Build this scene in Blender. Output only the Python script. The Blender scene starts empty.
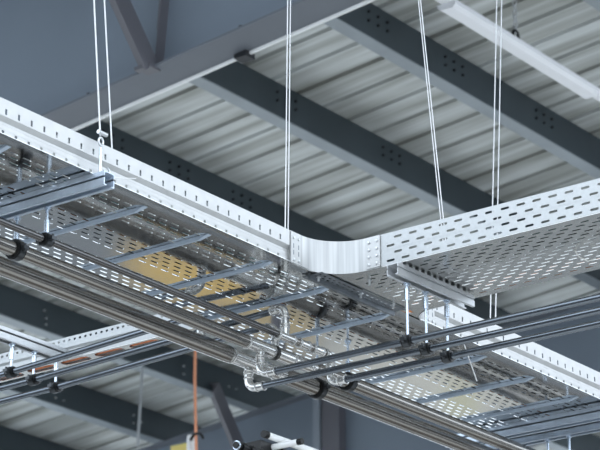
import bpy, math, random
from mathutils import Vector, Matrix
random.seed(7)
S = bpy.context.scene
COL = S.collection
PI = math.pi

# ------------------------------------------------------------------ materials
def mat(name, col, metal=0.0, rough=0.5, noise=0.0, nscale=40.0, bump=0.0, bscale=60.0, spec=0.5, rnoise=0.0):
    m = bpy.data.materials.new(name); m.use_nodes = True
    nt = m.node_tree; b = nt.nodes['Principled BSDF']
    b.inputs['Base Color'].default_value = (*col, 1)
    b.inputs['Metallic'].default_value = metal
    b.inputs['Roughness'].default_value = rough
    b.inputs['Specular IOR Level'].default_value = spec
    g = nt.nodes.new('ShaderNodeNewGeometry')
    if noise > 0 or rnoise > 0:
        n = nt.nodes.new('ShaderNodeTexNoise'); n.inputs['Scale'].default_value = nscale
        n.inputs['Detail'].default_value = 4
        nt.links.new(g.outputs['Position'], n.inputs['Vector'])
        if noise > 0:
            r = nt.nodes.new('ShaderNodeMapRange')
            r.inputs['From Min'].default_value = .3; r.inputs['From Max'].default_value = .7
            r.inputs['To Min'].default_value = 1 - noise; r.inputs['To Max'].default_value = 1 + noise
            nt.links.new(n.outputs['Fac'], r.inputs['Value'])
            v = nt.nodes.new('ShaderNodeVectorMath'); v.operation = 'SCALE'
            v.inputs[0].default_value = col
            nt.links.new(r.outputs['Result'], v.inputs['Scale'])
            nt.links.new(v.outputs['Vector'], b.inputs['Base Color'])
        if rnoise > 0:
            r2 = nt.nodes.new('ShaderNodeMapRange')
            r2.inputs['From Min'].default_value = .3; r2.inputs['From Max'].default_value = .7
            r2.inputs['To Min'].default_value = max(.01, rough - rnoise); r2.inputs['To Max'].default_value = rough + rnoise
            nt.links.new(n.outputs['Fac'], r2.inputs['Value'])
            nt.links.new(r2.outputs['Result'], b.inputs['Roughness'])
    if bump > 0:
        n2 = nt.nodes.new('ShaderNodeTexNoise'); n2.inputs['Scale'].default_value = bscale
        n2.inputs['Detail'].default_value = 2
        nt.links.new(g.outputs['Position'], n2.inputs['Vector'])
        bp = nt.nodes.new('ShaderNodeBump'); bp.inputs['Strength'].default_value = bump
        bp.inputs['Distance'].default_value = .01
        nt.links.new(n2.outputs['Fac'], bp.inputs['Height'])
        nt.links.new(bp.outputs['Normal'], b.inputs['Normal'])
    return m

M = {}
M['rail'] = mat('galvanised_rail', (.49, .50, .505), .3, .40, .05, 25)
def bend_material():
    m = mat('galvanised_bend', (.5, .5, .5), .45, .34)
    nt = m.node_tree; b = nt.nodes['Principled BSDF']
    g = nt.nodes.new('ShaderNodeNewGeometry')
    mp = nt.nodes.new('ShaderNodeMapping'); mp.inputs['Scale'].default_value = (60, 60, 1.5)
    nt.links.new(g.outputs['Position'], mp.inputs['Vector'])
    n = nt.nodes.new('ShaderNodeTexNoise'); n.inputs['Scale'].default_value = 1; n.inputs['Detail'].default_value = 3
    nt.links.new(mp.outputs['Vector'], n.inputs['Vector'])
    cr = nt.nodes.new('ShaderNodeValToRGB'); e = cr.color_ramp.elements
    e[0].position = .3; e[0].color = (.30, .31, .315, 1); e[1].position = .7; e[1].color = (.50, .51, .515, 1)  # upright streaks put mirrored light bands into the colour
    nt.links.new(n.outputs['Fac'], cr.inputs['Fac']); nt.links.new(cr.outputs['Color'], b.inputs['Base Color'])
    return m
M['bend'] = bend_material()
M['rail_grey'] = mat('galvanised_perforated', (.42, .44, .45), .35, .42, .04, 90)
M['plate'] = mat('galvanised_plate', (.60, .61, .61), 1.0, .085, .03, 30, .012, 7)
M['plate_dull'] = mat('galvanised_plate_dull', (.56, .56, .545), 1.0, .22, .05, 40, .02, 12)
M['strip'] = mat('dark_galvanised_strip', (.20, .22, .24), .9, .35, .1, 30)
M['strut'] = mat('galvanised_strut', (.52, .60, .70), .55, .30, .06, 50)
M['strut_white'] = mat('pale_strut', (.50, .52, .54), .5, .36, .05, 50)
M['bar'] = mat('cross_bar_steel', (.40, .48, .58), .5, .30, .05, 40)
M['steel'] = mat('stainless_pipe', (.28, .268, .252), 1.0, .23, .04, 18, .008, 12)
M['steel_dark_reflection'] = mat('steel_pipe_dark_reflection', (.15, .147, .147), 1.0, .21, .04, 18, .008, 12)  # pipe steel darkened: mirrored dark surroundings put into the colour
M['blue_steel'] = mat('zinc_pipe', (.165, .185, .21), 1.0, .22, .04, 18, .02, 30)
M['fit'] = mat('press_fitting', (.60, .60, .59), 1.0, .24, .05, 60, .015, 40)
M['rubber'] = mat('black_rubber', (.004, .0045, .005), 0, .35, spec=.3)
M['rod'] = mat('zinc_rod', (.62, .70, .80), .9, .26)
M['wire'] = mat('steel_wire', (.6, .61, .62), .2, .4)
M['web'] = mat('grey_blue_paint', (.165, .20, .245), 0, .55, .06, 1.2)
M['flange'] = mat('grey_flange_paint', (.135, .150, .175), 0, .5, .06, 2.0)
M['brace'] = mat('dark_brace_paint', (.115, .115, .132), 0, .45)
M['stiff'] = mat('pale_grey_paint', (.22, .25, .29), 0, .5)
M['edge'] = mat('white_edge_strip', (.85, .86, .86), 0, .5)
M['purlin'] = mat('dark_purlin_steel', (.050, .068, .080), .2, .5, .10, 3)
M['purlin_flange_lit'] = mat('purlin_flange_lit_steel', (.30, .335, .36), .3, .45, .08, 3)  # paler than the web: light from below put into the colour
M['bolt_dark'] = mat('dark_bolt', (.01, .012, .015), .2, .5)
M['bolt'] = mat('zinc_bolt', (.6, .62, .64), .7, .35)
M['lamp'] = mat('white_lamp_housing', (.88, .89, .92), 0, .4)
M['orange'] = mat('orange_sheath', (.85, .36, .20), 0, .5)
M['brown'] = mat('brown_cable', (.50, .15, .05), 0, .5, .2, 60)
M['white'] = mat('white_plastic', (.85, .86, .86), 0, .45)
M['yellow'] = mat('yellow_plastic', (.70, .58, .18), 0, .5)
M['wall'] = mat('added_dark_wall', (.05, .06, .07), 0, .6, .08, .8)
M['tie'] = mat('pale_nylon', (.75, .75, .72), 0, .5)

def roof_material():
    m = mat('roof_sheet', (.40, .415, .395), .15, .42)
    nt = m.node_tree; b = nt.nodes['Principled BSDF']
    g = nt.nodes.new('ShaderNodeNewGeometry')
    mp = nt.nodes.new('ShaderNodeMapping'); mp.inputs['Scale'].default_value = (9, .5, 1)
    nt.links.new(g.outputs['Position'], mp.inputs['Vector'])
    n = nt.nodes.new('ShaderNodeTexNoise'); n.inputs['Scale'].default_value = 1.0; n.inputs['Detail'].default_value = 5
    nt.links.new(mp.outputs['Vector'], n.inputs['Vector'])
    cr = nt.nodes.new('ShaderNodeValToRGB')
    e = cr.color_ramp.elements
    e[0].position = .34; e[0].color = (.31, .32, .295, 1)
    e[1].position = .66; e[1].color = (.65, .68, .675, 1)  # pale streaks: lit patches on the sheets put into the colour
    nt.links.new(n.outputs['Fac'], cr.inputs['Fac'])
    nt.links.new(cr.outputs['Color'], b.inputs['Base Color'])
    return m
M['roof'] = roof_material()

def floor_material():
    # concrete floor with invented colour zones that shape tray and pipe reflections
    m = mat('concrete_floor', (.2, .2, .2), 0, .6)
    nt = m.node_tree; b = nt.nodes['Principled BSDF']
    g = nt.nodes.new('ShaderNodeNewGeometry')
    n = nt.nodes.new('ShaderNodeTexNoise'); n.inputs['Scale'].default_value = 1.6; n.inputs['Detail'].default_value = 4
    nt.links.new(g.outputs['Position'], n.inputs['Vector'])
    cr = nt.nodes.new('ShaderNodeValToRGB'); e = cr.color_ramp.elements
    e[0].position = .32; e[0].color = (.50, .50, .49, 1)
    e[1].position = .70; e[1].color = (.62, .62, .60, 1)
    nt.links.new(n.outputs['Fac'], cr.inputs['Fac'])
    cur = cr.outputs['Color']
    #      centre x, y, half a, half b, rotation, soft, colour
    Z = [(14.5, -3.2, 8.0, 3.6, 0, .15, (.045, .046, .048)),  # dark patch added to darken what the big pipes mirror
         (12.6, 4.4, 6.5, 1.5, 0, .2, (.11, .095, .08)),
         (13, 20, 9, 4.5, 0, .2, (.80, .80, .78)),  # pale patch added to bounce light onto the far roof
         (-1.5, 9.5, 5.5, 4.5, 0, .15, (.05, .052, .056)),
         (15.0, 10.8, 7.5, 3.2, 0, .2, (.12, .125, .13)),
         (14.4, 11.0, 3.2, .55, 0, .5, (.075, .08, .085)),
         (12.6, 11.35, .95, .07, -.05, .8, (.62, .60, .55)),  # pale streaks stand in for lights mirrored in the tray
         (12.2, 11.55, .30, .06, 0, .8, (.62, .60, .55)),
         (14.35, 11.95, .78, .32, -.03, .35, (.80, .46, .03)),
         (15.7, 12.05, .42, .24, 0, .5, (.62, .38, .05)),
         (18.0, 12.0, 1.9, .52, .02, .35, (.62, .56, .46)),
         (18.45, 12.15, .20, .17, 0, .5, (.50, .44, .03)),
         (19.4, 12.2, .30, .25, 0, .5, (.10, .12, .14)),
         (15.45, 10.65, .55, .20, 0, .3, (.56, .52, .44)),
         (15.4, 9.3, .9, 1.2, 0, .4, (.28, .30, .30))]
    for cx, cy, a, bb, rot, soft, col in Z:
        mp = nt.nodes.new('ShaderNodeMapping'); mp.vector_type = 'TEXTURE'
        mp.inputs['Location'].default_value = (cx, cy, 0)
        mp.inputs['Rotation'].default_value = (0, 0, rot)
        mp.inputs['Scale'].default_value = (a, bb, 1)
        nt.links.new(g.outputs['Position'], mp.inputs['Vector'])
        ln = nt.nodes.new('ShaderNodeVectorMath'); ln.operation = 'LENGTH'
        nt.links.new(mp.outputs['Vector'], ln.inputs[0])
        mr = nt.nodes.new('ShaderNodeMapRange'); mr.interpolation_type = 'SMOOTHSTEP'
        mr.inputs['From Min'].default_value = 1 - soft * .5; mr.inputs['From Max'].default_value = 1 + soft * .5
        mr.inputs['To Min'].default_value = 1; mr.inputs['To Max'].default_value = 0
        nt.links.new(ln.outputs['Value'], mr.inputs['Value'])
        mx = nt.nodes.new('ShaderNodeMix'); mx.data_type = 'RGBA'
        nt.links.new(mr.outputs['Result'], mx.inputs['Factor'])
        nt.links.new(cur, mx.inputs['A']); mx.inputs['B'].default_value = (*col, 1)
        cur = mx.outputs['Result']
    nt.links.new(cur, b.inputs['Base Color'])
    return m
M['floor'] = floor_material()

# ------------------------------------------------------------------ mesh builder
class MB:
    def __init__(s): s.v = []; s.f = []; s.sm = []
    def add(s, vs, fs, smooth=False):
        o = len(s.v); s.v += [tuple(p) for p in vs]
        for f in fs: s.f.append([o + i for i in f]); s.sm.append(smooth)
        return s
    def box(s, x0, y0, z0, x1, y1, z1):
        vs = [(x, y, z) for z in (z0, z1) for y in (y0, y1) for x in (x0, x1)]
        return s.add(vs, [(0, 2, 3, 1), (4, 5, 7, 6), (0, 1, 5, 4), (2, 6, 7, 3), (0, 4, 6, 2), (1, 3, 7, 5)])
    def sweep(s, pts, r, n=14, caps=True):
        pts = [Vector(p) for p in pts]; N = len(pts)
        T = []
        for i in range(N):
            a = pts[max(0, i - 1)]; b = pts[min(N - 1, i + 1)]; T.append((b - a).normalized())
        ref = Vector((0, 0, 1)) if abs(T[0].z) < .9 else Vector((1, 0, 0))
        u = (ref - T[0] * ref.dot(T[0])).normalized()
        vs = []
        rr = r if isinstance(r, (list, tuple)) else [r] * N
        for i in range(N):
            u = (u - T[i] * u.dot(T[i])).normalized(); w = T[i].cross(u)
            for k in range(n):
                a = 2 * PI * k / n
                vs.append(pts[i] + (u * math.cos(a) + w * math.sin(a)) * rr[i])
        fs = []
        for i in range(N - 1):
            for k in range(n):
                k2 = (k + 1) % n
                fs.append((i * n + k, i * n + k2, (i + 1) * n + k2, (i + 1) * n + k))
        s.add(vs, fs, True)
        if caps:
            s.add(vs[:n], [tuple(reversed(range(n)))]); s.add(vs[-n:], [tuple(range(n))])
        return s
    def lathe(s, p, axis, prof, n=18):
        # prof: (t along axis, radius) pairs; duplicate points to keep crisp edges
        p = Vector(p); ax = Vector(axis).normalized()
        ref = Vector((0, 0, 1)) if abs(ax.z) < .9 else Vector((1, 0, 0))
        u = (ref - ax * ref.dot(ax)).normalized(); w = ax.cross(u)
        for (t0, r0), (t1, r1) in zip(prof[:-1], prof[1:]):
            vs = []
            for t, r in ((t0, r0), (t1, r1)):
                for k in range(n):
                    a = 2 * PI * k / n
                    vs.append(p + ax * t + (u * math.cos(a) + w * math.sin(a)) * r)
            s.add(vs, [(k, (k + 1) % n, n + (k + 1) % n, n + k) for k in range(n)], True)
        return s
    def ring(s, p, axis, r0, r1, w, n=28):
        h = w / 2
        return s.lathe(p, axis, [(-h, r0), (-h, r1), (h, r1), (h, r0), (-h, r0)], n)
    def bead(s, p, axis, R, r, n=18, m=8):
        prof = [(r * math.cos(2 * PI * k / m), R + r * math.sin(2 * PI * k / m)) for k in range(m + 1)]
        return s.lathe(p, axis, prof, n)
    def hexa(s, p, axis, r, h): 
        return s.lathe(p, axis, [(0, 0.0001), (0, r), (h, r), (h, .0001)], 6)
    def prism(s, prof, a0, a1, fn, closed=True):
        # prof: 2D points, extruded from a0 to a1, fn(u, v, a) -> point
        n = len(prof)
        vs = [fn(u, v, a0) for u, v in prof] + [fn(u, v, a1) for u, v in prof]
        rng = range(n) if closed else range(n - 1)
        s.add(vs, [(i, (i + 1) % n, n + (i + 1) % n, n + i) for i in rng])
        if closed: s.add(vs, [tuple(reversed(range(n))), tuple(range(n, 2 * n))])
        return s
    def slot_cell(s, c, w, h, L, H, fn):
        # one rectangular cell w x h centred on c with a stadium-shaped hole L x H; fn maps 2D to 3D
        cx, cy = c; rr = H / 2; q = L / 2 - rr
        inner = [(q + rr, 0), (q + rr * .7, rr * .7), (q, rr), (-q, rr), (-q - rr * .7, rr * .7), (-q - rr, 0),
                 (-q - rr * .7, -rr * .7), (-q, -rr), (q, -rr), (q + rr * .7, -rr * .7)]
        W, Hh = w / 2, h / 2
        outer = [(W, 0), (W, Hh), (q, Hh), (-q, Hh), (-W, Hh), (-W, 0), (-W, -Hh), (-q, -Hh), (q, -Hh), (W, -Hh)]
        vs = [fn(cx + a, cy + b) for a, b in inner + outer]
        return s.add(vs, [(i, 10 + i, 10 + (i + 1) % 10, (i + 1) % 10) for i in range(10)])
    def quad2(s, x0, y0, x1, y1, fn):
        if x1 - x0 < 1e-5 or y1 - y0 < 1e-5: return s
        return s.add([fn(x0, y0), fn(x1, y0), fn(x1, y1), fn(x0, y1)], [(0, 1, 2, 3)])
    def perforated(s, x0, x1, rows, pitch, L, H, fn, x_margin=0.0):
        # rows: (v centre, cell height, stagger) with holes, or (v0, v1, None) for a blank band
        for r in rows:
            if r[2] is None: s.quad2(x0, r[0], x1, r[1], fn); continue
            vc, hh, st = r
            a = x0 + x_margin + (pitch / 2 if st else 0)
            n = int((x1 - x_margin - a) / pitch)
            s.quad2(x0, vc - hh / 2, a, vc + hh / 2, fn)
            for i in range(n): s.slot_cell((a + pitch * (i + .5), vc), pitch, hh, L, H, fn)
            s.quad2(a + n * pitch, vc - hh / 2, x1, vc + hh / 2, fn)
        return s
    def build(s, name, m, parent=None, solid=0.0, off=0.0):
        P = Vector(parent_loc(parent)) if parent else Vector((0, 0, 0))
        me = bpy.data.meshes.new(name)
        me.from_pydata([tuple(Vector(p) - P) for p in s.v], [], s.f)
        me.polygons.foreach_set('use_smooth', s.sm)
        me.materials.append(m); me.update()
        o = bpy.data.objects.new(name, me); COL.objects.link(o)
        if parent: o.parent = parent
        if solid:
            md = o.modifiers.new('sheet', 'SOLIDIFY'); md.thickness = solid; md.offset = off
        return o

def parent_loc(o):
    p = Vector((0, 0, 0))
    while o: p += o.location; o = o.parent
    return p

def tag(o, label, cat, group=None, kind=None):
    if label: o['label'] = label
    if cat: o['category'] = cat
    if group: o['group'] = group
    if kind: o['kind'] = kind
    return o
def thing(name, label, cat, loc, group=None):
    o = bpy.data.objects.new(name, None); COL.objects.link(o); o.location = loc; o.empty_display_size = .05
    return tag(o, label, cat, group)

def arc(c, r, a0, a1, u, v, n=8):
    c = Vector(c); u = Vector(u); v = Vector(v)
    return [c + u * (r * math.cos(a0 + (a1 - a0) * i / n)) + v * (r * math.sin(a0 + (a1 - a0) * i / n)) for i in range(n + 1)]

# ------------------------------------------------------------------ setting: floor, roof
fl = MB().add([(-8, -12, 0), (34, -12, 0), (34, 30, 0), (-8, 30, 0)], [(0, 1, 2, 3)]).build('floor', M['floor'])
fl['kind'] = 'structure'
# low dark walls, shaped to band the pipe reflections; open to the sky above them
for nm, a in (('added_wall_left', (-8, 29.8, 34, 30)), ('added_wall_right', (-8, -12, 34, -11.8)), ('added_wall_back', (-8, -12, -7.8, 30)), ('added_wall_front', (33.8, -12, 34, 30))):
    o = MB().box(a[0], a[1], 0, a[2], a[3], 4.3).build(nm, M['wall']); o['kind'] = 'structure'

SL = -.10
def zp(y): return 9.0 + SL * y            # purlin underside
rf = MB()
X0, X1, Y0, Y1 = 2.0, 26.0, -1.0, 16.2
per = .285
x = X0; prof = []
while x < X1:
    prof += [(x, 0), (x + per - .050, 0), (x + per - .043, .045), (x + per - .007, .045)]
    x += per
n = len(prof)
vs = [(a, Y0, zp(Y0) + .25 + b) for a, b in prof] + [(a, Y1, zp(Y1) + .25 + b) for a, b in prof]
rf.add(vs, [(i, n + i, n + i + 1, i + 1) for i in range(n - 1)])
o = rf.build('ceiling', M['roof'], None, .002, 1); o['kind'] = 'structure'

# ------------------------------------------------------------------ purlins
G = 'roof purlins'
def purlin(y, label, bolts=()):
    t = thing('roof_purlin', label, 'purlin', (2, y, zp(y)), G)
    h = .247; f = .08; k = .012
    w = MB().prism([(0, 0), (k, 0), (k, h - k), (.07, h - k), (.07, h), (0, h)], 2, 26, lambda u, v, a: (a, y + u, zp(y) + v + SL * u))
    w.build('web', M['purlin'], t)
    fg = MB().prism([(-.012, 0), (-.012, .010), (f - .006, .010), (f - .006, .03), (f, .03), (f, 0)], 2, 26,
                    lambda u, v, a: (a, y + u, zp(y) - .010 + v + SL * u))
    fg.build('bottom_flange', M['purlin_flange_lit'], t)
    for bx, bz, dark in bolts:
        MB().hexa((bx, y + .002, zp(y) + bz), (0, -1, 0), .0095, .016).build('bolt', M['bolt_dark' if dark else 'bolt'], t)
    return t
def cleat(x, dark=True):
    return [(x + dx, z, dark) for dx in (0, .10, .20) for z in (.115, .175)]
purlin(3.95, 'dark steel roof purlin nearest the camera side, above the trays, out past the top edge')
purlin(5.85, 'dark steel roof purlin high above the cable trays, beyond the top edge of view')
purlin(6.93, 'dark steel purlin cutting the extreme top right corner above the strip light', cleat(12.4))
purlin(8.225, 'dark steel purlin running just below the white strip light, second from top right', cleat(11.55) + cleat(12.4) + cleat(13.5) + cleat(14.5))
purlin(9.29, 'dark steel purlin crossing the centre above the tray bend, third from top right', cleat(10.9) + cleat(12.0) + cleat(13.2))
purlin(10.46, 'dark steel purlin just above the white rail of the long cable tray', cleat(11.6) + cleat(12.3) + cleat(13.0))
purlin(11.60, 'dark steel purlin mostly hidden behind the long cable tray', cleat(14.2))
purlin(12.82, 'dark steel purlin below the big stainless pipes at left, with pale bolts',
       [(13.62, .05, False), (13.62, .10, False), (13.60, .16, False), (15.3, .06, False), (15.3, .13, False), (15.9, .1, False), (16.0, .1, False)])
purlin(13.88, 'lowest dark steel purlin in the bottom left corner with pale bolts',
       [(14.9, .06, False), (15.0, .06, False), (15.9, .07, False), (15.9, .14, False), (16.0, .1, False), (14.6, .12, False)])
purlin(15.00, 'dark steel purlin beyond the lowest visible one, at the far eaves')

# ------------------------------------------------------------------ rafters
def rafter(xc, label, y0, y1):
    t = thing('steel_rafter', label, 'rafter', (xc, y0, zp(y0) - 1), 'steel roof rafters')
    def slab(xa, xb, za, zb):
        m = MB()
        vs = [(x, y, zp(y) + z) for y in (y0, y1) for z in (za, zb) for x in (xa, xb)]
        return m.add(vs, [(0, 1, 3, 2), (4, 6, 7, 5), (0, 4, 5, 1), (2, 3, 7, 6), (0, 2, 6, 4), (1, 5, 7, 3)])
    slab(xc - .008, xc + .008, -.985, -.02).build('web', M['web'], t)
    slab(xc - .115, xc + .115, -1.0, -.985).build('bottom_flange', M['flange'], t)
    slab(xc - .115, xc + .115, -.02, -.0105).build('top_flange', M['flange'], t)
    return t, slab
r1, slab = rafter(9.535, 'deep grey blue steel rafter across the top left with a white lower edge', 2, 16.2)
slab(9.652, 9.668, -1.014, -.984).build('edge_strip', M['edge'], r1)['label'] = 'white strip along the lower edge of the rafter'
def angle_bar(p0, p1, w, m, name, parent):
    p0, p1 = Vector(p0), Vector(p1); d = (p1 - p0).normalized()
    u = Vector((0, 1, 0)); u = (u - d * d.dot(u)).normalized(); v = d.cross(u)
    k = .1
    prof = [(0, 0), (w, 0), (w, k * w), (k * w, k * w), (k * w, w), (0, w)]
    L = (p1 - p0).length
    return MB().prism(prof, 0, L, lambda a, b, l: tuple(p0 + d * l + u * (a - w / 2) + v * (b - w / 2))).build(name, m, parent)
BR1 = ((9.41, 8.20, 7.19), (8.62, 8.22, 8.15))
angle_bar(*BR1, .125, M['brace'], 'fly_brace', r1)
MB().box(9.38, 8.13, 7.178, 9.47, 8.24, 7.20).build('gusset', M['brace'], r1)
angle_bar((9.50, 8.20, 7.20), (9.49, 8.12, 8.10), .075, M['brace'], 'stiffener', r1)  # dark angle added for the brace's soft shadow on the web
MB().box(9.62, 7.66, 7.20, 9.70, 7.74, 7.235).build('clip', M['bolt_dark'], r1)
for yy in (8.62, 7.55, 6.7):
    MB().hexa((9.44, yy, zp(yy) - .984), (0, 0, 1), .014, .012).build('bolt', M['bolt_dark'], r1)
r2, slab2 = rafter(16.40, 'grey blue steel rafter at the bottom behind the big pipes, with a pale stiffener', 4, 16.2)
yy = 12.23
MB().add([(x, y, zp(y) + z) for x in (16.28, 16.395) for y in (yy - .085, yy - .02) for z in (-.985, -.015)],
         [(0, 1, 3, 2), (4, 6, 7, 5), (0, 4, 5, 1), (2, 3, 7, 6), (0, 2, 6, 4), (1, 5, 7, 3)]).build('stiffener', M['stiff'], r2)['label'] = 'pale upright stiffener'
MB().add([(x, y, zp(y) + z) for x in (16.30, 16.395) for y in (yy - .28, yy - .10) for z in (-.985, -.015)],
         [(0, 1, 3, 2), (4, 6, 7, 5), (0, 4, 5, 1), (2, 3, 7, 6), (0, 2, 6, 4), (1, 5, 7, 3)]).build('stiffener', M['brace'], r2)  # dark box added on the web for the shade beside the pale stiffener
BR2 = ((16.31, 12.95, 7.15), (15.62, 12.80, 7.74))
angle_bar(*BR2, .135, M['brace'], 'fly_brace', r2)

# ------------------------------------------------------------------ strip light
lt = thing('light_trunking', 'long white trunking rail carrying the strip light at the top right', 'trunking', (9, 7.12, 7.84))
MB().box(9.68, 7.135, 7.830, 15.5, 7.200, 7.866).build('channel', M['lamp'], lt)
MB().box(9.68, 7.160, 7.866, 15.5, 7.176, 7.871).build('lid', M['lamp'], lt)
sl = thing('strip_light', 'white fluorescent strip light fixed under the trunking, top right', 'light', (10.85, 7.16, 7.79))
pf = [(-.06, .036), (-.06, .018), (-.038, 0), (.038, 0), (.06, .018), (.06, .036)]
MB().prism(pf, 10.87, 12.38, lambda u, v, a: (a, 7.165 + u, 7.793 + v)).build('diffuser', M['lamp'], sl)
for xa, xb in ((10.83, 10.87), (12.38, 12.42)):
    MB().prism([(u * 1.04, v * 1.06 - .002) for u, v in pf], xa, xb, lambda u, v, a: (a, 7.165 + u, 7.793 + v)).build('end_cap', M['lamp'], sl)
ch = thing('suspension_chain', 'thin link chain holding up the strip light trunking', 'chain', (11.57, 7.168, 7.9))
lk = MB(); z = 7.935; i = 0
while z < 8.53:
    d = (1, 0, 0) if i % 2 else (0, 1, 0)
    c = Vector((11.57, 7.168, z)); uu = Vector((0, 1, 0)) if i % 2 else Vector((1, 0, 0))
    lk.sweep(arc(c, .014, 0, 2 * PI, uu, (0, 0, 1.5), 10), .004, 6, False); z += .036; i += 1
lk.build('links', M['bolt'], ch)
MB().sweep(arc((11.57, 7.168, 7.90), .03, 0, 2 * PI, (1, 0, 0), (0, 0, 1), 14), .010, 8, False).build('hook', M['bolt_dark'], ch)

# ------------------------------------------------------------------ cable trays
ZB, ZT = 4.083, 4.183
YA, XBL, XBR = 4.20, 5.68, 6.08
TA0, TA1, WA = 3.2, 7.52, .60
ta = thing('cable_tray', 'long perforated cable tray with white ribbed side, upper left to lower right', 'cable tray', (TA0, YA, ZB))
# profile of the ribbed side rail: (outward, height)
def rail_mesh(x0, x1, mb):
    fn = lambda u, v: None
    def flat(xa, xb, d0, z0, d1, z1):
        mb.add([(xa, YR - d0, z0), (xb, YR - d0, z0), (xb, YR - d1, z1), (xa, YR - d1, z1)], [(0, 1, 2, 3)])
    def at(d):
        return lambda a, b: (a, YR - d, b)
    P = .0482; L = int((x1 - x0) / P)
    T = .012; YR = YA + .010
    # upper band with small upright slots, groove, recessed panel, bottom lip with slots
    mb.quad2(x0, 4.159, x1, ZT, at(T))
    a = x0
    for i in range(L):
        cx = a + P * (i + .5)
        # cell with a small rectangular hole 5 x 11 mm
        for (zc, zh, hw, hh, d) in ((4.1495, .0095, .0042, .0082, T), (4.0965, .0055, .0050, .0040, .004)):
            xa, xb, za, zb = cx - P / 2, cx + P / 2, zc - zh, zc + zh
            vs = [(xa, za), (xb, za), (xb, zb), (xa, zb), (cx - hw, zc - hh), (cx + hw, zc - hh), (cx + hw, zc + hh), (cx - hw, zc + hh)]
            mb.add([(p, YR - d, q) for p, q in vs], [(0, 1, 5, 4), (1, 2, 6, 5), (2, 3, 7, 6), (3, 0, 4, 7)])
    e = a + L * P
    mb.quad2(e, 4.140, x1, 4.159, at(T)); mb.quad2(e, 4.091, x1, 4.102, at(.004))
    mb.quad2(x0, 4.136, x1, 4.140, at(T))
    flat(x0, x1, 0, 4.126, T, 4.136)          # the shaded step facing down
    flat(x0, x1, 0, 4.1185, 0, 4.126)
    flat(x0, x1, -.007, 4.1185, 0, 4.1185); flat(x0, x1, -.007, 4.116, -.007, 4.1185); flat(x0, x1, .003, 4.116, -.007, 4.116)
    flat(x0, x1, .003, 4.104, .003, 4.116)
    flat(x0, x1, .004, 4.102, .003, 4.104)
    flat(x0, x1, -.006, 4.091, .004, 4.091); flat(x0, x1, -.006, 4.0885, -.006, 4.091); flat(x0, x1, .008, 4.088, -.006, 4.0885)
    flat(x0, x1, .008, ZB, .008, 4.088)
    # return flange at the top
    mb.add([(x0, YR - T, ZT), (x1, YR - T, ZT), (x1, YA + .012, ZT), (x0, YA + .012, ZT)], [(0, 1, 2, 3)])
    return mb
rail_mesh(TA0, 5.492, MB()).build('side_rail', M['rail'], ta, .0016, 0)
rail_mesh(6.228, TA1, MB()).build('side_rail', M['rail'], ta, .0016, 0)
MB().box(TA0, YA + WA, ZB, TA1, YA + WA + .004, ZT).build('side_rail', M['rail'], ta)
rows = []; v = YA + .0; rows.append((v - .008, v + .052, None)); v += .052
st = 0
for gidx in range(3):
    for k in range(5): rows.append((v + .012, .024, st % 2)); v += .024; st += 1
    w = .055 if gidx < 2 else YA + WA - v
    rows.append((v, v + w, None)); v += w
MB().perforated(TA0, TA1, rows, .0505, .031, .0068, lambda a, b: (a, b, ZB)).build('bottom_plate', M['plate'], ta, .0018, 1)
for xb in (3.78, 4.06, 4.34, 4.885, 5.162, 5.449, 5.735, 6.05, 6.59, 6.88, 7.165):
    m = MB()
    w0 = .0095
    m.prism([(-w0, 0), (-w0 * .5, -.009), (w0 * .5, -.009), (w0, 0)], YA + .075, YA + WA - .03, lambda u, v, a: (xb + u, a, ZB - .001 + v))
    m.add([(xb - w0, YA + .075, ZB - .001), (xb + w0, YA + .075, ZB - .001), (xb - .005, YA + .075, ZB - .011), (xb + .005, YA + .075, ZB - .011),
           (xb - .008, YA + .035, ZB - .001), (xb + .008, YA + .035, ZB - .001)], [(2, 3, 5, 4), (0, 2, 4), (1, 5, 3)])
    m.build('cross_brace', M['bar'], ta)

# branch tray towards the right
tb = thing('cable_tray', 'branch cable tray with slotted flat side reaching to the right edge', 'cable tray', (XBL, 4.0, ZB))
BY0, BY1 = 2.35, 4.012
rows = []; hh = ZT - ZB
fr = (.125, .36, .59, .83)
cellh = .0235
z = ZB; rr_ = []
for k, fz in enumerate(fr):
    zc = ZB + fz * hh
    if zc - cellh / 2 > z: rr_.append((z, zc - cellh / 2, None))
    rr_.append((zc, cellh if k < 3 else min(cellh, 2 * (ZT - zc)), k % 2)); z = zc + rr_[-1][1] / 2
rr_.append((z, ZT, None))
MB().perforated(BY0, BY1, rr_, .0532, .029, .0072, lambda a, b: (XBL, a, b)).build('side_rail', M['rail_grey'], tb, .0018, 0)
MB().perforated(BY0, BY1, rr_, .0532, .029, .0072, lambda a, b: (XBR, a, b)).build('side_rail', M['rail_grey'], tb, .0018, 0)
rows = [(XBL, XBL + .022, None)]; v = XBL + .022
for k in range(16): rows.append((v + .0111, .0222, k % 2)); v += .0222
rows.append((v, XBR, None))
MB().perforated(BY0, 3.93, rows, .0532, .029, .0062, lambda a, b: (b, a, ZB)).build('bottom_plate', M['plate_dull'], tb, .0018, 1)
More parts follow.
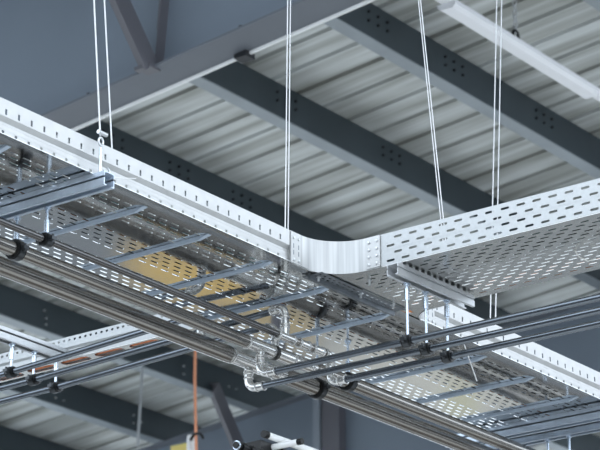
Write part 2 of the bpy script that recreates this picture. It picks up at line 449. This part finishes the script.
# tee plate between branch and long tray
rows = [(XBL, XBL + .03, None)]; v = XBL + .03
for k in range(14): rows.append((v + .0121, .0242, k % 2)); v += .0242
rows.append((v, XBR, None))
tp = MB().perforated(3.93, 4.165, rows, .0532, .030, .0065, lambda a, b: (b, a, ZB))
RCS = {-1: .14, 1: .10}
for sgn in (-1, 1):
    RC = RCS[sgn]; xc = XBL - RC if sgn < 0 else XBR + RC
    # corner fillets: flat plate between the curved rail and the tee
    cx = XBL if sgn < 0 else XBR
    pts = arc((xc, YA - RC, ZB), RC, 0 if sgn < 0 else PI, PI / 2, (1, 0, 0), (0, 1, 0), 10)
    vs = [(cx, YA - RC, ZB), (cx, YA, ZB)] + [tuple(p) for p in pts]
    tp.add(vs, [(1, 2 + i, 3 + i) for i in range(10)])
tp.build('tee_plate', M['plate_dull'], tb, .0018, 1)
js = MB().perforated(5.60, 6.03, [(4.165, 4.172, None), (4.180, .016, 0), (4.196, .016, 1), (4.204, 4.214, None), (4.222, .016, 0), (4.230, 4.238, None)],
                     .024, .015, .006, lambda a, b: (a, b, ZB - .006))
js.prism([(4.205, -.006), (4.208, -.016), (4.213, -.016), (4.216, -.006)], 5.60, 6.03, lambda u, v, a: (a, u, ZB + v))
js.build('joint_strip', M['strip'], tb, .0018, 1)
for bx, by in ((5.63, 4.20), (5.90, 4.03), (5.83, 4.19), (5.97, 4.215), (5.97, 4.17), (5.75, 4.10)):
    MB().lathe((bx, by, ZB - .002), (0, 0, -1), [(0, .0075), (.005, .0075), (.005, .004), (.016, .004), (.016, .0001)], 8).build('bolt', M['bolt'], tb)

# curved connectors
def bend(sgn, label):
    RC = RCS[sgn]
    xc = XBL - RC if sgn < 0 else XBR + RC
    t = thing('tray_bend', label, 'tray connector', (xc, YA - RC, ZB), 'curved tray connectors')
    # the rail runs: long-tray flat -> quarter turn -> branch flat
    path = []
    a_in = PI / 2; a_out = 0 if sgn < 0 else PI
    path.append((xc + .055 * sgn, YA - .0035))
    c = (xc, YA - RC)
    Rr = RC - .0035
    for i in range(17):
        a = a_in + (a_out - a_in) * i / 16
        path.append((c[0] + Rr * math.cos(a), c[1] + Rr * math.sin(a)))
    path.append((path[-1][0], YA - RC - .050))
    m = MB(); k = len(path)
    inn = []
    for q_ in range(k):
        a_, b_ = path[max(0, q_ - 1)], path[min(k - 1, q_ + 1)]
        tx, ty = b_[0] - a_[0], b_[1] - a_[1]; L_ = math.hypot(tx, ty)
        nx, ny = (-ty / L_, tx / L_)
        if nx * (XBL + .2 - path[q_][0]) + ny * (YA + .2 - path[q_][1]) < 0: nx, ny = -nx, -ny
        inn.append((path[q_][0] + nx * .002, path[q_][1] + ny * .002))
    z0_, z1_ = ZB - .002, ZT
    def skin(pa, za, pb, zb_, sm):
        m.add([(x_, y_, za) for x_, y_ in pa] + [(x_, y_, zb_) for x_, y_ in pb], [(q_, q_ + 1, k + q_ + 1, k + q_) for q_ in range(k - 1)], sm)
    skin(path, z0_, path, z1_, True); skin(inn, z1_, inn, z0_, True)
    skin(path, z1_, inn, z1_, False); skin(inn, z0_, path, z0_, False)
    m.build('curved_rail', M['bend'], t)
    # splice plates with bolts
    pm = MB().box(min(xc + .052 * sgn, xc + .006 * sgn), YA - .0065, ZB - .001, max(xc + .052 * sgn, xc + .006 * sgn), YA - .0045, ZT - .002)
    sp1 = pm.build('splice_plate', M['rail'], t)
    xb = path[-1][0]
    s2 = -1 if sgn < 0 else 1
    pm = MB().box(min(xb, xb + .003 * sgn), YA - RC - .052, ZB + .001, max(xb, xb + .003 * sgn), YA - RC - .004, ZT - .002)
    sp2 = pm.build('splice_plate', M['rail'], t)
    for bx in (.016, .040):
        for fz, kind in ((.80, 1), (.55, 0), (.34, 0), (.12, 1)):
            zz = ZB + fz * .1
            if kind: MB().lathe((xc + bx * sgn, YA - .0065, zz), (0, -1, 0), [(0, .0052), (.004, .0045), (.005, .0001)], 10).build('bolt', M['bolt'], sp1)
            else: MB().box(xc + bx * sgn - .0016, YA - .0072, zz - .007, xc + bx * sgn + .0016, YA - .0064, zz + .007).build('slot_mark', M['strip'], sp1)
    for by in (.014, .042):
        for fz in (.82, .58, .36, .12):
            zz = ZB + fz * .1
            if sgn < 0: MB().lathe((xb - .003, YA - RC - by, zz), (-1, 0, 0), [(0, .005), (.005, .0045), (.006, .0001)], 10).build('bolt', M['bolt'], sp2)
    return t
bend(-1, 'white curved side rail joining the long tray to the branch, left of the junction')
bend(1, 'white curved side rail behind the hanging rods, right of the junction')

def lay(label, pts, r, m, n=8):
    # a cable resting on the tray bottom; rounded through its corner points
    P = [Vector((x_, y_, ZB + .002 + r)) for x_, y_ in pts]
    out = []
    for i_ in range(len(P) - 1):
        p0 = P[max(0, i_ - 1)]; p1 = P[i_]; p2 = P[i_ + 1]; p3 = P[min(len(P) - 1, i_ + 2)]
        for k_ in range(8):
            t_ = k_ / 8
            out.append(.5 * ((2 * p1) + (p2 - p0) * t_ + (2 * p0 - 5 * p1 + 4 * p2 - p3) * t_ * t_ + (3 * p1 - p0 - 3 * p2 + p3) * t_ ** 3))
    out.append(P[-1])
    return tag(MB().sweep(out, r, n).build('power_cable', m), label, 'cable', 'cables lying in the trays')
M['black_cable'] = mat('black_cable', (.012, .013, .015), 0, .5)
M['orange_cable'] = mat('orange_cable', (.70, .24, .07), 0, .5)
M['teal_cable'] = mat('teal_cable', (.02, .14, .14), 0, .5)
for k_, yy_ in enumerate((4.455, 4.484)):
    lay('black cable seen through the slots of the long tray, %s of two side by side' % ('nearer' if k_ == 0 else 'farther'),
        [(3.3, yy_), (4.4, yy_ + .004), (5.4, yy_ - .003), (6.4, yy_ + .004), (7.45, yy_)], .0115, M['black_cable'])
lay('teal cable behind the lowest slots of the branch tray side', [(5.70, 2.4), (5.70, 3.2), (5.70, 3.9), (5.66, 4.24), (5.3, 4.30), (4.4, 4.30), (3.4, 4.30)], .0085, M['teal_cable'])
for k_, dx in enumerate((.055, .082, .109, .136)):
    lay('black cable inside the branch tray, %s from its slotted side' % ('first', 'second', 'third', 'fourth')[k_],
        [(XBL + dx, 2.4), (XBL + dx, 3.3), (XBL + dx, 4.05), (XBL + dx + .03, 4.27 - dx * .3), (6.05, 4.395 - dx), (6.6, 4.40 - dx), (7.4, 4.40 - dx)], .011, M['black_cable'])
lay('orange cable inside the branch tray, glimpsed along its open right side', [(6.035, 2.4), (6.035, 3.3), (6.035, 4.00), (6.10, 4.20), (6.4, 4.238), (7.0, 4.238), (7.4, 4.238)], .0095, M['orange_cable'])
lay('orange cable glimpsed through the slots of the long tray at the junction', [(3.3, 4.425), (4.4, 4.428), (5.4, 4.424), (6.4, 4.428), (7.4, 4.425)], .0095, M['orange_cable'])

# narrow duct on the far side with brown cables
XC, YC0, YC1 = 5.845, 4.86, 6.9
ZBC = 4.108
tc = thing('cable_duct', 'narrow white cable duct with a row of round holes, lower left', 'cable duct', (XC, YC0, ZB))
m = MB()
m.quad2(YC0, ZBC, YC1, ZBC + .030, lambda a, b: (XC, a, b))
m.perforated(YC0, YC1, [(ZT - .012, .012, 0)], .0235, .0115, .0085, lambda a, b: (XC, a, b))
m.quad2(YC0, ZT - .006, YC1, ZT, lambda a, b: (XC, a, b))
for z0, z1, d0, d1 in ((.030, .036, 0, .008), (.036, .050, .008, .008), (.050, .054, .008, 0), (.054, .057, 0, 0)):
    m.add([(XC - d0, YC0, ZBC + z0), (XC - d0, YC1, ZBC + z0), (XC - d1, YC1, ZBC + z1), (XC - d1, YC0, ZBC + z1)], [(0, 1, 2, 3)])
m.build('side_rail', M['rail_grey'], tc, .0016, 0)
MB().perforated(YC0, YC1, [(XC, XC + .008, None), (XC + .030, .044, 0), (XC + .052, XC + .06, None)], .150, .125, .038, lambda a, b: (b, a, ZBC)).build('bottom_plate', M['plate_dull'], tc, .0018, 1)
MB().box(XC + .06, YC0, ZBC, XC + .063, YC1, ZT).build('side_rail', M['rail_grey'], tc)
for k, dx in enumerate((.021, .040)):
    pts = [(XC + dx + .002 * math.sin(9 * yy_ + k * 2), YC0 + .02 + i * .1, ZBC + .013) for i, yy_ in enumerate([j * .1 for j in range(20)])]
    tag(MB().sweep(pts, .009, 8).build('brown_cable', M['brown']), 'reddish brown cable in the narrow duct, ' + ('on its near side' if k == 0 else 'on its far side'), 'cable', 'brown cables in the narrow duct')

# ------------------------------------------------------------------ strut channels
def strut(label, p0, p1, m, pads=False, height=.0405, group='strut channels', grooved=True):
    p0, p1 = Vector(p0), Vector(p1); d = (p1 - p0).normalized(); L = (p1 - p0).length
    n = Vector((-d.y, d.x, 0))
    t = thing('strut_channel', label, 'strut', p0, group)
    w, h, k, lip = .0205, height, .003, .010
    g = .003 if grooved else 0
    prof = [(-w, 0), (-w + lip, 0), (-w + lip, k), (-w + k, k), (-w + k, h - k), (w - k, h - k), (w - k, k), (w - lip, k), (w - lip, 0), (w, 0),
            (w, h * .52), (w - g, h * .55), (w - g, h * .66), (w, h * .70), (w, h), (-w, h), (-w, h * .70), (-w + g, h * .66), (-w + g, h * .55), (-w, h * .52)]
    MB().prism(prof, 0, L, lambda u, v, a: tuple(p0 + d * a + n * u + Vector((0, 0, v)))).build('channel', m, t)
    q = MB(); a = .02
    while a < L - .02:
        c = p0 + d * a
        b = [c + d * s1 * .006 + n * s2 * .019 + Vector((0, 0, zz)) for zz in (h, h + .0065) for s2 in (-1, 1) for s1 in (-1, 1)]
        q.add([tuple(x_) for x_ in b], [(0, 2, 3, 1), (4, 5, 7, 6), (0, 1, 5, 4), (2, 6, 7, 3), (0, 4, 6, 2), (1, 3, 7, 5)]); a += .030
    if pads: q.build('spacer_pads', m, t)
    return t
ZS = 4.0422
strut('bluish steel strut channel crossing under the long tray at the left edge', (4.635, 4.150, ZS), (4.635, 4.86, ZS), M['strut'])
strut('steel strut channel under the branch tray carrying three hanging rods', (5.655, 3.950, 4.038), (6.040, 3.938, 4.038), M['strut_white'], True, .036)
strut('white strut arm at the far left fixed to the narrow duct', (5.05, 5.417, 4.10), (5.843, 5.417, 4.10), M['strut_white'])
strut('steel strut at the bottom right corner, nearer of the two', (7.325, 4.225, ZS), (7.325, 4.88, ZS), M['strut'])
strut('steel strut at the bottom right corner, farther of the two, with hanging rods', (7.445, 4.225, ZS), (7.445, 4.88, ZS), M['strut'])

# ------------------------------------------------------------------ pipes
def pipe(label, pts, r, m, group, n=24):
    return tag(MB().sweep(pts, r, n).build('steel_pipe', m), label, 'pipe', group)
ZP = 3.948
Y1_, Y2_, Y3_ = 4.385, 4.505, 4.627
gp = 'pipes along the long tray'
pipe('thin dark-looking steel pipe along the long tray, uppermost of the three', [(3.2, Y1_, ZP), (5.675, Y1_, ZP)], .0108, M['steel_dark_reflection'], gp)
pipe('big stainless pipe at left, middle one of the three along the tray', [(3.2, Y2_, ZP), (5.665, Y2_, ZP)], .0213, M['steel'], gp, 32)
pipe('big stainless pipe at left, lowest and thickest of the three', [(3.2, Y3_, ZP), (5.735, Y3_, ZP)], .0268, M['steel'], gp, 32)
pipe('big shiny stainless pipe right of the fittings, upper of the two', [(6.02, Y2_, ZP), (8.9, Y2_, ZP)], .0225, M['steel'], gp, 32)
pipe('big stainless pipe right of the fittings, lower of the two', [(6.02, Y3_, ZP), (8.9, Y3_, ZP)], .0268, M['steel'], gp, 32)
ZQ = 3.861
q = [(5.742, Y2_), (5.839, Y3_), (5.939, Y1_)]
gq = 'pipes under the branch tray'
for (qx, qy), nm in zip(q, ('uppermost', 'middle one', 'lowest')):
    pipe('grey steel pipe rising to the right below the branch tray, %s of three' % nm, [(qx, qy - .06, ZQ), (qx, 2.3, ZQ)], .0108, M['blue_steel'], gq)
gl = 'pipes at the lower left'
Ls = [(5.604, Y3_), (5.709, Y1_), (5.815, Y2_)]
for (lx, ly), nm in zip(Ls, ('uppermost', 'middle one', 'lowest')):
    pipe('thin steel pipe at the lower left, %s of three beside the duct' % nm, [(lx, ly + .045, 4.040), (lx, 5.417, 4.005), (lx, 6.9, 3.985)], .0105, M['blue_steel'], gl)

# ------------------------------------------------------------------ fittings
def sleeve(mb, p, axis, L, r):
    mb.lathe(p, axis, [(-L / 2, r * .8), (-L / 2, r), (L / 2, r), (L / 2, r * .8)], 22)
    for s_ in (-1, 1):
        mb.bead(Vector(p) + Vector(axis) * (s_ * (L / 2 - .006)), axis, r, .0032, 22)
    return mb
def elbow(mb, top, corner, end, r, rb):
    # tube from 'top' to 'end' through a rounded corner, with beads at both mouths
    top, corner, end = Vector(top), Vector(corner), Vector(end)
    a = (top - corner).normalized(); b = (end - corner).normalized()
    c = corner + (a + b) * rb
    pts = [top] + [c - b * rb * math.cos(t) - a * rb * math.sin(t) for t in [PI / 2 * i / 10 for i in range(11)]] + [end]
    mb.sweep(pts, r, 18)
    for p, ax in ((top, a), (end, b), (corner + a * (rb + .004), a), (corner + b * (rb + .004), b)):
        mb.bead(p, ax, r, .0030, 18)
    return mb
gf = 'pressed pipe fittings'
# run on the thin pipe
f1 = thing('pipe_fitting', 'silver tee and couplings at the end of the thin upper pipe', 'pipe fitting', (5.709, Y1_, ZP), gf)
m = MB(); sleeve(m, (5.710, Y1_, ZP), (1, 0, 0), .085, .0135); m.sweep([(5.709, Y1_, ZP), (5.709, Y1_, ZP + .035)], .0130, 18); m.bead((5.709, Y1_, ZP + .030), (0, 0, 1), .013, .0032)
m.build('tee', M['fit'], f1)
elbow(MB(), (5.709, Y1_, ZP + .038), (5.709, Y1_, 4.042), (5.709, Y1_ + .05, 4.040), .0128, .026).build('elbow', M['fit'], f1)
MB().sweep([(5.74, Y1_, ZP), (5.93, Y1_, ZP)], .0108, 18).build('connecting_pipe', M['steel'], f1)
sleeve(MB(), (5.800, Y1_, ZP), (1, 0, 0), .055, .0135).build('coupling', M['fit'], f1)
sleeve(MB(), (5.872, Y1_, ZP), (1, 0, 0), .055, .0135).build('coupling', M['fit'], f1)
m = MB(); elbow(m, (5.91, Y1_, ZP), (5.939, Y1_, ZP), (5.939, Y1_, ZP - .030), .0130, .020)
m.build('elbow', M['fit'], f1)
elbow(MB(), (5.939, Y1_, ZP - .034), (5.939, Y1_, ZQ), (5.939, Y1_ - .058, ZQ), .0130, .028).build('elbow', M['fit'], f1)
# run on the middle pipe
f2 = thing('pipe_fitting', 'silver tee fittings on the middle big pipe, centre of the photo', 'pipe fitting', (5.742, Y2_, ZP), gf)
m = MB(); sleeve(m, (5.735, Y2_, ZP), (1, 0, 0), .135, .0205); m.sweep([(5.742, Y2_, ZP), (5.742, Y2_, ZP - .036)], .0135, 18); m.bead((5.742, Y2_, ZP - .030), (0, 0, 1), .0135, .0032)
m.build('tee', M['fit'], f2)
elbow(MB(), (5.742, Y2_, ZP - .038), (5.742, Y2_, ZQ), (5.742, Y2_ - .06, ZQ), .0130, .030).build('elbow', M['fit'], f2)
m = MB(); sleeve(m, (5.855, Y2_, ZP), (1, 0, 0), .10, .0205); m.sweep([(5.815, Y2_, ZP), (5.815, Y2_, ZP + .035)], .0130, 18); m.build('tee', M['fit'], f2)
m = MB().ring((5.806, Y2_, ZP), (1, 0, 0), .017, .0235, .022); m.build('band', M['rubber'], f2)
elbow(MB(), (5.815, Y2_, ZP + .038), (5.815, Y2_, 4.036), (5.815, Y2_ + .05, 4.035), .0128, .026).build('elbow', M['fit'], f2)
sleeve(MB(), (5.96, Y2_, ZP), (1, 0, 0), .08, .0200).build('coupling', M['fit'], f2)
MB().sweep([(5.70, Y2_, ZP), (6.03, Y2_, ZP)], .0175, 22).build('connecting_pipe', M['fit'], f2)
# run on the lowest pipe
f3 = thing('pipe_fitting', 'silver tee with a downward elbow on the lowest big pipe', 'pipe fitting', (5.839, Y3_, ZP), gf)
m = MB(); sleeve(m, (5.815, Y3_, ZP), (1, 0, 0), .14, .0235); m.sweep([(5.839, Y3_, ZP), (5.839, Y3_, ZP - .036)], .0135, 18); m.bead((5.839, Y3_, ZP - .032), (0, 0, 1), .0135, .0032)
m.build('tee', M['fit'], f3)
elbow(MB(), (5.839, Y3_, ZP - .040), (5.839, Y3_, ZQ), (5.839, Y3_ - .06, ZQ), .0130, .030).build('elbow', M['fit'], f3)
sleeve(MB(), (5.94, Y3_, ZP), (1, 0, 0), .09, .0235).build('coupling', M['fit'], f3)
MB().sweep([(5.74, Y3_, ZP), (6.03, Y3_, ZP)], .021, 22).build('connecting_pipe', M['fit'], f3)
m = MB(); elbow(m, (5.604, Y3_, ZP + .024), (5.604, Y3_, 4.040), (5.604, Y3_ + .05, 4.040), .0128, .026)
m.build('elbow', M['fit'], f3)

# ------------------------------------------------------------------ hangers
def hanger(label, x, y, zc, r, axis, ztop, group, extra=0.0):
    t = thing('pipe_hanger', label, 'pipe hanger', (x, y, zc), group)
    ax = Vector(axis)
    rd = MB().sweep([(x, y, zc + r + .006), (x, y, ztop + extra)], .0042, 10).build('rod', M['rod'], t)
    mm = MB(); mm.lathe((x, y, ztop - .052 if axis[1] else zc + r + .010), (0, 0, 1), [(0, .004), (0, .0078), (.036, .0078), (.036, .004)], 6)
    mm.build('coupling_nut', M['rod'], rd)
    mm = MB(); mm.lathe((x, y, ztop - .008), (0, 0, 1), [(0, .004), (0, .0085), (.006, .0085), (.006, .012), (.008, .012), (.008, .004)], 8)
    mm.build('lock_nut', M['rod'], rd)
    cl = MB().ring((x, y, zc), ax, r + .0058, r + .0082, .020)
    side = Vector((0, 0, 1)).cross(ax)
    for s_ in (-1, 1):
        c = Vector((x, y, zc)) + side * s_ * (r + .013)
        b = [c + ax * i * .009 + side * j * .006 + Vector((0, 0, k * .005)) for k in (-1, 1) for j in (-1, 1) for i in (-1, 1)]
        cl.add([tuple(p) for p in b], [(0, 2, 3, 1), (4, 5, 7, 6), (0, 1, 5, 4), (2, 6, 7, 3), (0, 4, 6, 2), (1, 3, 7, 5)])
        cl.lathe(c + Vector((0, 0, -.010)), (0, 0, 1), [(0, .0001), (0, .0036), (.022, .0036), (.022, .0001)], 6)
    cb = cl.build('clamp_band', M['clamp'], t)
    MB().ring((x, y, zc), ax, r, r + .0060, .030).build('rubber_lining', M['rubber'], cb)
    return t
M['clamp'] = mat('clamp_steel', (.05, .055, .06), .7, .3)
gh = 'pipe hangers'
hanger('rod and black clamp holding the thin pipe at the left edge', 4.651, Y1_, ZP, .0108, (1, 0, 0), ZS, gh)
hanger('rod and black clamp around the big pipe at the left edge', 4.660, Y2_, ZP, .0213, (1, 0, 0), ZS, gh)
for (qx, qy), nm in zip(q, ('left', 'middle', 'right')):
    hanger('rod and black clamp under the branch tray, %s one of three' % nm, qx, 3.952 if nm == 'right' else 3.960, ZQ, .0108, (0, 1, 0), 4.038, gh)
for (lx, ly), nm in zip(Ls, ('left', 'middle', 'right')):
    hanger('short rod and black clamp below the white strut arm, %s one of three' % nm, lx, 5.417, 4.005, .0105, (0, 1, 0), 4.10, gh)
hanger('black clamp on the upper big pipe just right of the fittings', 6.195, Y2_, ZP, .0225, (1, 0, 0), ZB, gh)
hanger('black clamp on the lower big pipe just right of the fittings', 6.195, Y3_, ZP, .0268, (1, 0, 0), ZB, gh)
hanger('hanging rod at the bottom right corner, left of the two', 7.445, 4.535, 3.84, .0108, (1, 0, 0), ZS, gh)
hanger('hanging rod at the bottom right corner, right of the two', 7.445, 4.446, 3.84, .0108, (1, 0, 0), ZS, gh)
for yq, nm in ((4.535, 'left'), (4.446, 'right')):
    pipe('steel pipe held below the bottom right corner, on the %s hanging rod' % nm, [(7.2, yq, 3.84), (8.6, yq, 3.84)], .0108, M['blue_steel'], gp)

# ------------------------------------------------------------------ suspension wires
def wire(label, a, b, r=.0021):
    a, b = Vector(a), Vector(b); d = (b - a)
    zt = zp(b.y) + .19
    e = a + d * ((zt - a.z) / d.z)
    return tag(MB().sweep([a, e], r, 8).build('suspension_wire', M['wire']), label, 'wire', 'suspension wires')
WIRES = [('white wire hooked above the left strut, left of its pair', (4.622, 4.175, 4.190), (4.580, 4.175, 4.578), .0024),
         ('white wire behind the left rail, right of its pair', (4.744, 4.23, 4.10), (4.684, 4.23, 4.62), .0022),
         ('white wire in the centre above the bend, left of its pair', (5.474, 4.205, 4.183), (5.484, 4.205, 4.95), .0018),
         ('white wire in the centre above the bend, right of its pair', (5.488, 4.205, 4.183), (5.498, 4.205, 4.95), .0018),
         ('slanting white wire above the branch tray, left of its pair', (5.98, 3.974, 4.09), (5.98, 4.055, 5.0), .0018),
         ('slanting white wire above the branch tray, right of its pair', (5.98, 3.964, 4.09), (5.98, 4.047, 5.0), .0018),
         ('white wire dropping behind the branch tray, left of its pair', (6.572, 4.205, 4.183), (6.672, 4.205, 5.39), .0021),
         ('white wire dropping behind the branch tray, right of its pair', (6.603, 4.205, 4.183), (6.703, 4.205, 5.39), .0021)]
for w in WIRES: wire(*w)
hk = thing('wire_hook', 'small steel hook and shackle on the white rail above the left strut', 'hook', (4.64, 4.17, 4.06))
MB().sweep([(4.622, 4.172, 4.045), (4.622, 4.172, 4.155)], .0045, 10).build('shank', M['rod'], hk)
MB().sweep(arc((4.622, 4.172, 4.172), .009, 0, 2 * PI, (1, 0, 0), (0, 0, 1.3), 14), .003, 8, False).build('ring', M['bolt'], hk)
MB().lathe((4.610, 4.172, 4.198), (1, 0, 0), [(0, .0001), (0, .006), (.034, .006), (.034, .0001)], 8).build('pin', M['bolt'], hk)
MB().sweep(arc((4.650, 4.172, 4.095), .010, -PI / 2, PI / 2, (1, 0, 0), (0, 0, 1), 8), .003, 8).build('loop', M['bolt'], hk)
tag(MB().sweep([(4.70, 4.207, 4.10), (4.76, 4.165, 4.108)], .0016, 6).build('wire_tail', M['bolt']), 'short bent wire end sticking out beside the left strut', 'wire')
tag(MB().sweep([(6.412, 4.212, 4.083), (6.415, 4.205, 4.07), (6.476, 4.200, 3.963)], .0016, 6).build('loose_wire', M['wire']), 'thin loose wire dangling below the tray, lower right', 'wire')
tag(MB().sweep([(5.90, 3.48, 4.083), (5.905, 3.47, 4.062), (5.93, 3.455, 4.052), (5.95, 3.44, 4.062)], .0018, 6).build('cable_tie', M['tie']), 'pale cable tie tail poking under the branch tray', 'cable tie')

# ------------------------------------------------------------------ things hanging at the bottom
tag(MB().sweep([(14.01, 11.62, 7.84), (14.01, 11.62, 7.2), (14.05, 11.61, 6.2), (14.07, 11.61, 5.2)], .0115, 10).build('orange_cord', M['orange']),
    'orange cord hanging straight down below the big pipes', 'cord')
pl = thing('cable_connector', 'white cable connector with black loop at the bottom edge beside the orange cord', 'connector', (14.06, 11.68, 6.3))
MB().lathe((14.06, 11.69, 6.31), (0, 0, 1), [(0, .0001), (0, .032), (.46, .032), (.47, .026), (.47, .0001)], 18).build('body', M['white'], pl)
MB().sweep(arc((14.02, 11.60, 6.71), .06, .2, 2.9, (0, -1, 0), (0, 0, 1), 12), .011, 8).build('loop', M['rubber'], pl)
MB().box(14.06, 11.72, 6.55, 14.11, 11.89, 6.73).build('tag', M['yellow'], pl)['label'] = 'yellow tag'
fr_ = thing('tube_frame', 'two crossed pale tubes with black end caps on a post, bottom centre', 'frame', (6.95, 5.36, 0))
MB().sweep([(6.815, 5.315, 4.052), (7.9, 5.315, 4.052)], .0125, 16).build('tube', M['white'], fr_)
MB().sweep([(6.795, 5.315, 4.052), (6.818, 5.315, 4.052)], .0138, 16).build('end_cap', M['rubber'], fr_)
MB().sweep([(6.87, 5.215, 4.022), (6.87, 5.62, 4.022)], .0110, 16).build('tube', M['white'], fr_)
MB().sweep([(6.87, 5.198, 4.022), (6.87, 5.218, 4.022)], .0120, 16).build('end_cap', M['rubber'], fr_)
MB().box(6.90, 5.33, 3.94, 7.02, 5.41, 4.03).build('joint_block', M['rubber'], fr_)
MB().box(6.93, 5.35, 0, 6.97, 5.39, 3.96).build('post', M['brace'], fr_)
MB().box(6.80, 5.33, 3.94, 6.93, 5.41, 4.034).build('clamp_block', M['rubber'], fr_)
gb = thing('pipe_coupling', 'dark pipe end with a bright clamp ring at the bottom, left of the crossed tubes', 'pipe coupling', (6.67, 5.33, 3.98))
MB().sweep([(6.66, 5.335, 3.985), (7.2, 5.335, 3.985)], .0125, 14).build('pipe', M['rubber'], gb)
for xx in (6.70, 6.745, 6.80):
    m = MB(); m.ring((xx, 5.335, 3.985), (1, 0, 0), .012, .0175, .018); m.build('collar', M['rubber'], gb)
MB().ring((6.668, 5.335, 3.985), (1, 0, 0), .0130, .0165, .006).build('clamp_ring', M['rod'], gb)
tag(MB().sweep([(14.82, 12.85, 7.72), (14.80, 12.86, 7.06)], .012, 8).build('hanger_rod', M['strut_white']), 'faint blurred rod hanging from a far purlin at the lower left', 'rod')

# ------------------------------------------------------------------ light, camera
w = bpy.data.worlds.new('sky'); S.world = w; w.use_nodes = True
nt = w.node_tree; bg = nt.nodes['Background']
bg.inputs['Color'].default_value = (.76, .85, .95, 1); bg.inputs['Strength'].default_value = 2.7
ld = bpy.data.lights.new('sun', 'SUN'); ld.energy = 1.6; ld.angle = math.radians(14); ld.color = (1, .97, .93)
lo = bpy.data.objects.new('sun', ld); COL.objects.link(lo)
d = Vector((.25, .66, -.70)); lo.rotation_euler = d.to_track_quat('-Z', 'Y').to_euler()
cd = bpy.data.cameras.new('camera'); co = bpy.data.objects.new('camera', cd); COL.objects.link(co)
cd.sensor_width = 36; cd.lens = 2512.3 / 600 * 36; cd.clip_start = .1; cd.clip_end = 200
hd = math.radians(37.17); pt = math.radians(20.62)
fw = Vector((math.cos(hd) * math.cos(pt), math.sin(hd) * math.cos(pt), math.sin(pt)))
co.location = (0, 0, 1.6); co.rotation_euler = fw.to_track_quat('-Z', 'Y').to_euler()
cd.dof.use_dof = True; cd.dof.focus_distance = 7.4; cd.dof.aperture_fstop = 11
S.camera = co
S.view_settings.view_transform = 'Standard'; S.view_settings.look = 'None'
S.view_settings.gamma = 1; S.view_settings.use_curve_mapping = False
S.view_settings.exposure = 0.2
